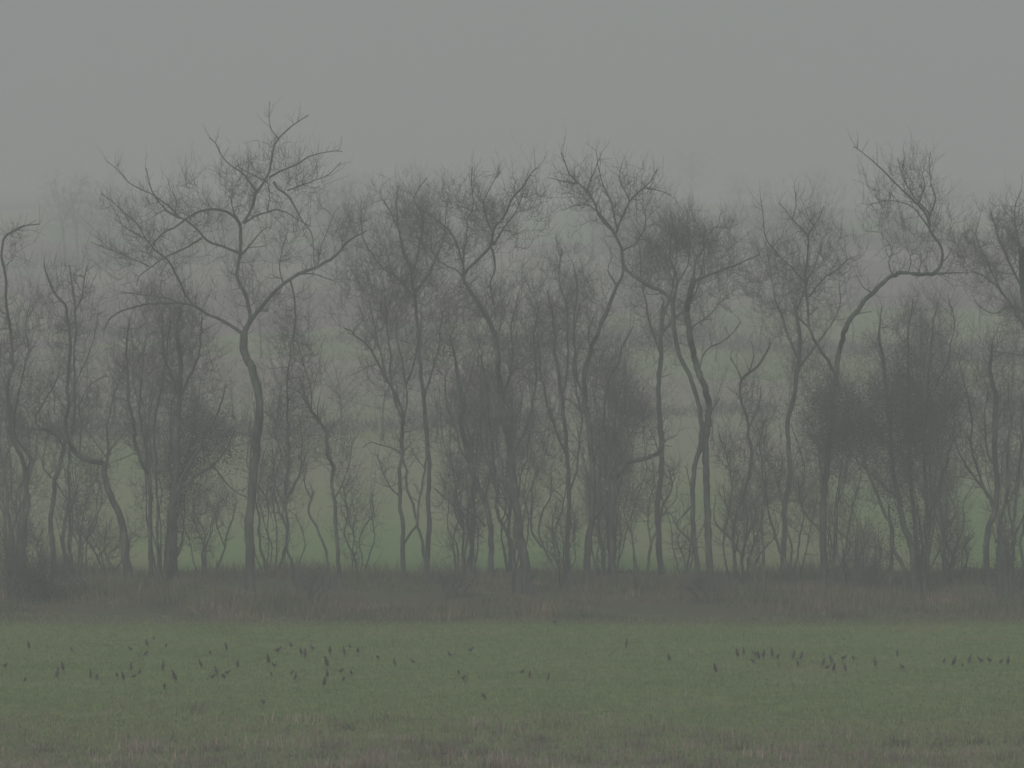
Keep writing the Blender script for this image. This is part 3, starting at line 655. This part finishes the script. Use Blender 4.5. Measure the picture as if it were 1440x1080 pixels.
# ---- shrubs between and behind the trunks: built by rule, each its own shape
def bush(x, yb, w, h, D, label, seed, n=5, dens=1.0, name='bush', cat='shrub', ivy=None):
    r = random.Random(seed)
    limbs = []
    for i in range(n):
        a = (i + .5) / n * 2 - 1 + r.uniform(-.2, .2)
        p = [(x + a * 6 + r.uniform(-3, 3), yb)]
        hh = h * r.uniform(.6, .95)
        for k in range(1, 5):
            t = k / 4
            p.append((x + a * w * .62 * t ** .8 + r.gauss(0, .07) * w + r.gauss(0, 3), yb - hh * t))
        limbs.append((r.uniform(1.8, 3.2), .9, p))
    limbs.sort(key=lambda l: -l[0])
    nn = int(w * h / 42 * dens)
    return tree(name, label, cat, D, limbs, [(x, yb - h * .62, w * .62, h * .42, nn), (x, yb - h * .35, w * .45, h * .28, nn // 3)], seed=seed, ivy=ivy, flare=1.1)

bush(28, 852, 60, 120, 152, 'dark bramble and thorn clump in the bottom left corner of the tree row', 101, 8, 1.9, ivy=[(25, 815, 45, 30, 2600), (60, 830, 40, 22, 1400)])
bush(290, 806, 70, 140, 168, 'thin bush behind the ivied trunk left of the tallest tree', 102, 6, .8)
bush(150, 818, 80, 90, 167, 'low wiry bush behind the leaning left hand tree', 103, 6, .6)
bush(505, 818, 60, 150, 166, 'wispy bush between the slender tree and the crossing stems', 104, 5, .5)
bush(650, 815, 70, 170, 165, 'loose bush behind the bent limb tree left of the middle', 105, 6, .6)
bush(790, 836, 50, 140, 157, 'fine stemmed bush right at the foot of the thick leaning trunk', 106, 6, .9)
bush(850, 825, 60, 200, 163, 'tall dense bush around the foot of the slanting limb tree', 107, 8, 1.0)
bush(960, 815, 50, 120, 168, 'pale thin bush just behind the twin trunks', 108, 4, .4)
bush(1050, 826, 70, 160, 160, 'twiggy bush between the twin trunks and the thicket shrub', 109, 7, .9)
bush(1200, 834, 60, 110, 158, 'airy bush between the curved limb tree and the densest tree', 110, 6, .9)
bush(1225, 842, 45, 90, 156, 'small dark bush at the left foot of the densest tree', 111, 6, 1.0)
bush(1345, 822, 50, 90, 160, 'scrubby low bush right of the densest tree', 112, 5, .8)
bush(1330, 812, 70, 190, 170, 'hazy bush behind the gap between the densest tree and the right edge tree', 113, 6, .5)
bush(110, 812, 90, 250, 170, 'tall grey thicket behind the two leftmost trees', 114, 8, .7)
bush(20, 812, 80, 330, 171, 'tall purplish thicket behind the far left edge tree', 115, 8, .9)
bush(720, 812, 90, 330, 172, 'tall thicket behind the big middle tree', 116, 9, .8)
bush(660, 812, 70, 360, 173, 'slim tall thicket left of the big middle tree', 117, 7, .8)
bush(860, 812, 80, 330, 173, 'tall thicket behind the slanting limb tree', 118, 8, .8)
bush(380, 810, 90, 280, 172, 'thicket filling the gap right behind the tallest tree', 119, 8, .6)
bush(230, 812, 90, 370, 173, 'tall grey thicket behind the ivied tree on the left', 120, 8, .9)
bush(1170, 812, 80, 290, 172, 'grey thicket behind the curved limb tree', 121, 8, .8)
bush(1420, 815, 60, 240, 170, 'thicket behind the stems at the right edge', 122, 7, .8)
bush(1300, 815, 90, 380, 171, 'tall brushy thicket behind the densest tree', 123, 9, 1.1)
bush(70, 842, 70, 60, 153, 'low tangle of thorn beside the bottom left bramble clump', 124, 8, 1.6)
bush(440, 842, 50, 34, 152, 'knee high scrub at the foot of the slender crooked tree', 125, 6, 1.4)
bush(640, 838, 60, 40, 153, 'knee high scrub between the crossing stems and the leaning trunk', 126, 6, 1.4)
bush(990, 846, 60, 34, 152, 'knee high scrub in front of the twin trunks', 127, 6, 1.4)

# ------------------------------------------------------------------ hedges, woods and trees on the hill behind
def proto(name, label, group, seed, H=8.0, W=6.0, n=260):
    """a far tree about H metres tall, origin at its base, trunk and crown"""
    D = 300.0; s = D / F; h = H / s; w = W / s; x = CX; yb = HZ + (CAMH - float(ground_z(0, D))) / s
    r = random.Random(seed); limbs = [(.14 / s, .07 / s, [(x, yb), (x + r.uniform(-4, 4), yb - h * .2), (x + r.uniform(-6, 6), yb - h * .45)])]
    for i in range(5):
        a = (i / 4 * 2 - 1) * .8
        limbs.append((.06 / s, .02 / s, [(limbs[0][2][2][0], yb - h * .43), (x + a * w * .25, yb - h * .6), (x + a * w * .42 + r.uniform(-5, 5), yb - h * .85)]))
    return tree(name, label, 'tree', D, limbs, [(x, yb - h * .62, w * .5, h * .36, n), (x, yb - h * .4, w * .4, h * .2, n // 4)], seed=seed, tw=1.3, step=.4, shoots=.7, group=group)

def place(src, x, d, sc, rz, first=False):
    if first: r, kids = src, []
    else:
        r = src.copy(); col.objects.link(r); kids = [c for c in src.children]
    for c in kids:
        cc = c.copy(); col.objects.link(cc); cc.parent = r
    r.location = (x, d, float(ground_z(x, d)) - .1); r.rotation_euler = (0, 0, rz); r.scale = sc
    return r

rr = random.Random(5)
UNITS = ['', 'first', 'second', 'third', 'fourth', 'fifth', 'sixth', 'seventh', 'eighth', 'ninth', 'tenth', 'eleventh', 'twelfth', 'thirteenth', 'fourteenth', 'fifteenth', 'sixteenth', 'seventeenth', 'eighteenth', 'nineteenth']
def ordinal(n): return UNITS[n] if n < 20 else ({20: 'twentieth', 30: 'thirtieth', 40: 'fortieth'}[n] if n % 10 == 0 else {2: 'twenty', 3: 'thirty', 4: 'forty'}[n // 10] + ' ' + UNITS[n % 10])
BG = [  # (distance, px from, px to, count, height scale, label, group)
    (244, -30, 1470, 26, (.4, .62), 'low tree in the hedge beyond the green field', 'hedge trees beyond the green field'),
    (320, -60, 1500, 34, (.42, .68), 'grey tree on the foggy second hedge line', 'trees of the second hedge line'),
    (460, -60, 1500, 44, (.65, 1.1), 'faint tree in the hillside woods', 'trees of the hillside woods'),
    (760, 200, 1500, 16, (.6, 1.1), 'barely visible tree near the hill crest', 'trees near the hill crest'),
]
for gi, (d0, xa, xb, n, hs, label, group) in enumerate(BG):
    protos = [proto('far_tree', label, group, 300 + gi * 3 + k, H=8 + k, W=6.5 + k * .7, n=230) for k in range(2)]
    used = [False, False]; made = []
    for i in range(n):
        k = i % 2; d = d0 + rr.uniform(-.07, .07) * d0
        if d0 == 460:
            px = rr.choice([rr.gauss(560, 90), rr.gauss(930, 60), rr.gauss(1150, 50), rr.gauss(260, 80)])
        else: px = xa + (xb - xa) * (i + rr.uniform(.1, .9)) / n
        sc = rr.uniform(*hs)
        made.append((px, place(protos[k], (px - CX) * d / F, d, (sc * 1.1, sc * 1.1, sc), rr.uniform(0, 6.28), first=not used[k]))); used[k] = True
    for i, (px, o) in enumerate(sorted(made, key=lambda t: t[0])): o['label'] = f'{label}, {ordinal(i + 1)} from the left'

def hedge(name, label, d, px0, px1, h, thick, n, seed, slope=0.0):
    r = np.random.default_rng(seed); t = Tubes(); s = d / F
    x0, x1 = (px0 - CX) * s, (px1 - CX) * s
    X = r.uniform(x0, x1, n); Y = d + (X - (x0 + x1) / 2) * slope + d * .012 * np.sin(X / (d * .028)) + r.normal(0, thick * .4, n)
    env = 1 + .45 * np.sin(X / (h * 2.3) + seed) + .3 * np.sin(X / (h * .9) + 2 * seed) + .5 * np.sin(X / (h * 9.1) + seed * 3)
    keep = env + r.normal(0, .25, n) > .35; X, Y, env = X[keep], Y[keep], env[keep]; n = len(X)
    H = h * np.clip(env, .25, 2) * r.uniform(.35, 1.1, n)
    b = np.stack([X, Y, ground_z(X, Y) + r.uniform(-.1, .5, n) * H * .6], -1)
    P = [b]; dd = nrm(r.normal(0, .45, (n, 3)) + np.array([0, 0, 1]))
    for k in range(4):
        dd = nrm(dd + r.normal(0, .25, (n, 3))); P.append(P[-1] + dd * (H * .17)[:, None])
    P = np.stack(P, 1); R = (.012 * d / 150) * r.uniform(.6, 1.3, n)[:, None] * np.linspace(1, .3, 5)[None]
    org = np.array([(x0 + x1) / 2, d, float(ground_z((x0 + x1) / 2, d))])
    t.addm(P, R, 3); o = t.build(name, M_twig, None, org); o.location = org
    return tag(o, label, 'hedge')
hedge('hedge', 'low brown hedge crossing the hill just beyond the bright green field', 246, -60, 1500, 0.9, 5.0, 4200, 41, .45)
hedge('hedge', 'hazy brown hedge at mid slope, second one up the hill', 318, -100, 1540, 1.2, 7.5, 4500, 42, -.7)
hedge('hedge', 'faint grey hedge high on the misty hill', 500, -100, 1540, 1.6, 12, 3500, 43, .8)

# ------------------------------------------------------------------ birds on the pasture
def loft(sections, k=10):
    V, Q = [], []
    for (c, t, rx, rz) in sections:
        c = np.array(c, float); t = nrm(np.array(t, float)); side = np.array([0, 1., 0]); up = np.cross(t, side)
        for j in range(k):
            a = 2 * math.pi * j / k; V.append(c + side * math.cos(a) * rx + up * math.sin(a) * rz)
    n = len(sections)
    for i in range(n - 1):
        for j in range(k): Q.append((i * k + j, i * k + (j + 1) % k, (i + 1) * k + (j + 1) % k, (i + 1) * k + j))
    return V, Q

def bird_mesh(pose):
    # side profile in metres, x forward; spine points (x, z, half width, half depth) from tail tip to beak tip
    prof = {
        'upright': [(-.105, .075, .014, .006), (-.08, .10, .024, .014), (-.05, .135, .042, .036), (-.015, .18, .055, .055), (.022, .235, .052, .052), (.045, .275, .034, .036), (.055, .305, .028, .029), (.066, .332, .030, .031), (.085, .345, .022, .023), (.105, .343, .010, .012), (.150, .332, .002, .002)],
        'standing': [(-.165, .13, .016, .006), (-.125, .138, .028, .014), (-.085, .145, .046, .040), (-.02, .165, .060, .060), (.04, .19, .055, .056), (.08, .225, .036, .040), (.10, .255, .028, .030), (.118, .278, .030, .031), (.138, .285, .022, .023), (.158, .280, .010, .012), (.200, .265, .002, .002)],
        'feeding': [(-.16, .205, .016, .006), (-.115, .198, .028, .014), (-.075, .19, .046, .040), (-.01, .17, .060, .060), (.05, .145, .054, .055), (.09, .11, .034, .038), (.11, .085, .027, .029), (.125, .062, .029, .030), (.138, .045, .022, .022), (.148, .028, .010, .011), (.160, -.004, .002, .002)],
    }[pose]
    S = []
    for i, (x, z, rx, rz) in enumerate(prof):
        a = prof[max(0, i - 1)]; b = prof[min(len(prof) - 1, i + 1)]
        S.append(((x, 0, z), (b[0] - a[0], 0, b[1] - a[1]), rx, rz))
    V, Q = loft(S)
    def add(v, q):
        o = len(V); V.extend(v); Q.extend(tuple(i + o for i in f) for f in q)
    bi = 3; c = prof[bi]; fr = prof[4]; tl = prof[0]
    for sgn in (1, -1):                              # folded wings: slim pointed shells lying on the flanks
        W = []
        for t in np.linspace(0, 1, 7):
            x = fr[0] + (tl[0] + .015 - fr[0]) * t; z = fr[1] + .012 + (tl[1] + .012 - fr[1]) * t + .018 * math.sin(math.pi * t)
            r = .036 * math.sin(math.pi * (.12 + .86 * t)) ** .8 + .003
            W.append(((x, sgn * (.040 * (1 - t * .75)), z), (tl[0] - fr[0], 0, tl[1] - fr[1]), .014 * (1 - .6 * t), r))
        v, q = loft(W, 8); add(v, q)
        lx = c[0] + .01; ht = c[1]
        leg = [((lx, sgn * .024, ht - .03), (0, 0, -1), .016, .016), ((lx - .012, sgn * .024, ht * .52), (0.1, 0, -1), .008, .008), ((lx + .004, sgn * .024, .05), (0, 0, -1), .0045, .0045), ((lx, sgn * .024, .004), (0, 0, -1), .0045, .0045)]
        v, q = loft([((p[0][0], p[0][1], max(p[0][2], 0)), p[1], p[2], p[3]) for p in leg], 6); add(v, q)
        for ty in (-.35, 0, .35, math.pi):
            e = (lx + math.cos(ty) * .035, sgn * .024 + math.sin(ty) * .035, .003)
            v, q = loft([((lx, sgn * .024, .006), (1, 0, 0), .004, .004), (e, (1, 0, 0), .002, .002)], 5); add(v, q)
    return mesh_from('bird', np.array(V), np.array(Q), M_bird)
BM = {p: bird_mesh(p) for p in ('upright', 'standing', 'feeding')}
NUM = ['first', 'second', 'third', 'fourth', 'fifth', 'sixth', 'seventh', 'eighth', 'ninth', 'tenth', 'eleventh', 'twelfth', 'thirteenth', 'fourteenth']
PO = {'u': ('upright', 'upright dark bird'), 's': ('standing', 'level dark bird'), 'f': ('feeding', 'dark bird head down')}
FL = [  # phrase after the ordinal, birds as (x, y of feet, pose, size)
    ('in the sparse left edge flock', [(7, 942, 's', .9), (35, 961, 'f', .8), (40, 916, 'u', 1.1), (80, 956, 'u', 1.1), (88, 947, 'u', 1.1), (100, 917, 'f', .6), (127, 957, 'u', 1.0), (136, 957, 'f', 1.0)]),
    ('in the flock below the ivied tree', [(164, 954, 'f', .8), (173, 961, 'u', 1.2), (183, 918, 's', .8), (184, 946, 'u', .9), (188, 957, 's', .7), (196, 952, 's', 1.2), (206, 912, 'u', .9), (205, 924, 'f', 1.0), (216, 903, 's', .7), (229, 946, 'u', 1.3), (231, 971, 'f', 1.1), (233, 913, 's', .8), (245, 962, 'u', 1.5)]),
    ('in the loose group left of the tallest tree', [(282, 942, 'u', .9), (295, 922, 'f', .7), (299, 957, 's', .7), (304, 953, 'u', 1.1), (314, 957, 'f', 1.1), (318, 918, 'u', 1.1), (320, 951, 's', .7), (334, 942, 'u', .9)]),
    ('in the cluster below the tallest tree', [(377, 937, 'u', 1.4), (385, 941, 's', .8), (391, 921, 's', 1.4), (381, 952, 'f', .7), (409, 914, 's', 1.3), (410, 951, 'f', .6), (415, 960, 'u', .9), (423, 924, 'u', .9), (429, 928, 'u', 1.2), (439, 917, 's', .9)]),
    ('in the cluster below the slender tree', [(456, 969, 'u', 1.2), (459, 942, 'u', 1.6), (460, 956, 'u', .9), (464, 923, 'u', 1.1), (480, 949, 's', .8), (484, 925, 'u', 1.2), (483, 960, 'f', .7), (492, 915, 's', .9), (494, 952, 's', .8), (503, 922, 's', 1.5), (531, 929, 'f', .7)]),
    ('of those scattered across mid field', [(555, 939, 'u', .8), (580, 936, 's', .8), (632, 926, 's', .9), (645, 950, 'f', .7), (652, 959, 's', .8), (662, 920, 's', 1.0), (734, 951, 's', .9), (745, 957, 'u', .7), (771, 961, 'u', .7), (881, 914, 'u', 1.2), (941, 933, 'u', .9), (1006, 950, 'u', 1.3)]),
    ('in the tight group below the thicket', [(1037, 928, 'u', 1.2), (1046, 924, 'u', .9), (1059, 935, 'f', .9), (1062, 926, 's', 1.2), (1067, 931, 'u', 1.1), (1074, 929, 'u', 1.2), (1086, 928, 'u', 1.4), (1094, 930, 's', 1.1), (1116, 930, 'u', 1.2), (1122, 938, 'f', 1.0), (1127, 932, 'u', 1.2)]),
    ('in the thin line right of the thicket', [(1158, 940, 'u', 1.0), (1164, 944, 's', .7), (1169, 935, 'u', .9), (1173, 948, 'u', 1.1), (1187, 931, 's', 1.0), (1189, 948, 'u', 1.1), (1200, 930, 'f', .7), (1231, 941, 'u', 1.2), (1262, 926, 'u', .8), (1269, 944, 's', 1.0)]),
    ('in the even row at far right', [(1328, 935, 's', .8), (1342, 940, 'u', 1.3), (1354, 941, 's', .8), (1364, 936, 'u', 1.1), (1379, 935, 's', 1.2), (1392, 935, 's', 1.1), (1408, 936, 's', .8), (1418, 938, 'u', 1.1)]),
]
rb = random.Random(3)
def put_bird(x, y, p, sc, label, group):
    D = F * CAMH / (y - HZ)
    for _ in range(3): D = F * (CAMH - float(ground_z((x - CX) * D / F, D))) / (y - HZ)
    o = link_mesh('bird', BM[PO[p][0]])
    X = (x - CX) * D / F
    o.location = (X, D, float(ground_z(X, D)) + .01)
    side = rb.choice([0, math.pi])
    o.rotation_euler = (0, 0, side + (rb.choice([-1, 1]) * rb.uniform(.9, 1.5) if p == 'u' else rb.choice([-1, 1]) * rb.uniform(.4, 1.5)))
    k = (.36 + .32 * sc) * (1 if p == 'u' else .82); o.scale = (k, k, k)
    return tag(o, label, 'bird', group)
for phrase, L in FL:
    L = sorted(L)
    for i, (x, y, p, sc) in enumerate(L):
        put_bird(x, y, p, sc, f'{PO[p][1]}, {NUM[i]} from left {phrase}', 'dark birds feeding on the pasture')
put_bird(370, 994, 's', .9, 'lone dark bird nearest the camera, below the tallest tree', 'dark birds feeding on the pasture')
put_bird(680, 985, 'f', .9, 'lone dark bird low in the middle of the field', 'dark birds feeding on the pasture')
put_bird(780, 880, 's', 1.1, 'lone dark bird against the edge of the brown undergrowth', 'dark birds feeding on the pasture')

# ------------------------------------------------------------------ haze: one closed box of even air round the scene
hx = np.array([[x, y, z] for x in (-1600, 1600) for y in (-350, 3700) for z in (-4, 78)], float)
hq = [(0, 1, 3, 2), (4, 6, 7, 5), (0, 4, 5, 1), (2, 3, 7, 6), (0, 2, 6, 4), (1, 5, 7, 3)]
mh = bpy.data.materials.new('haze_air'); mh.use_nodes = True; mh.node_tree.nodes.clear()
ho = mh.node_tree.nodes.new('ShaderNodeOutputMaterial'); hv = mh.node_tree.nodes.new('ShaderNodeVolumePrincipled')
hv.inputs['Density'].default_value = HAZE; hv.inputs['Color'].default_value = (.925, .95, .968, 1)
hv.inputs['Anisotropy'].default_value = 0.0
mh.node_tree.links.new(hv.outputs['Volume'], ho.inputs['Volume'])
hz = link_mesh('haze', mesh_from('haze', hx, hq, mh, False)); hz['kind'] = 'stuff'; hz['label'] = 'grey winter fog filling the air over field and hill'
hz['category'] = 'fog'
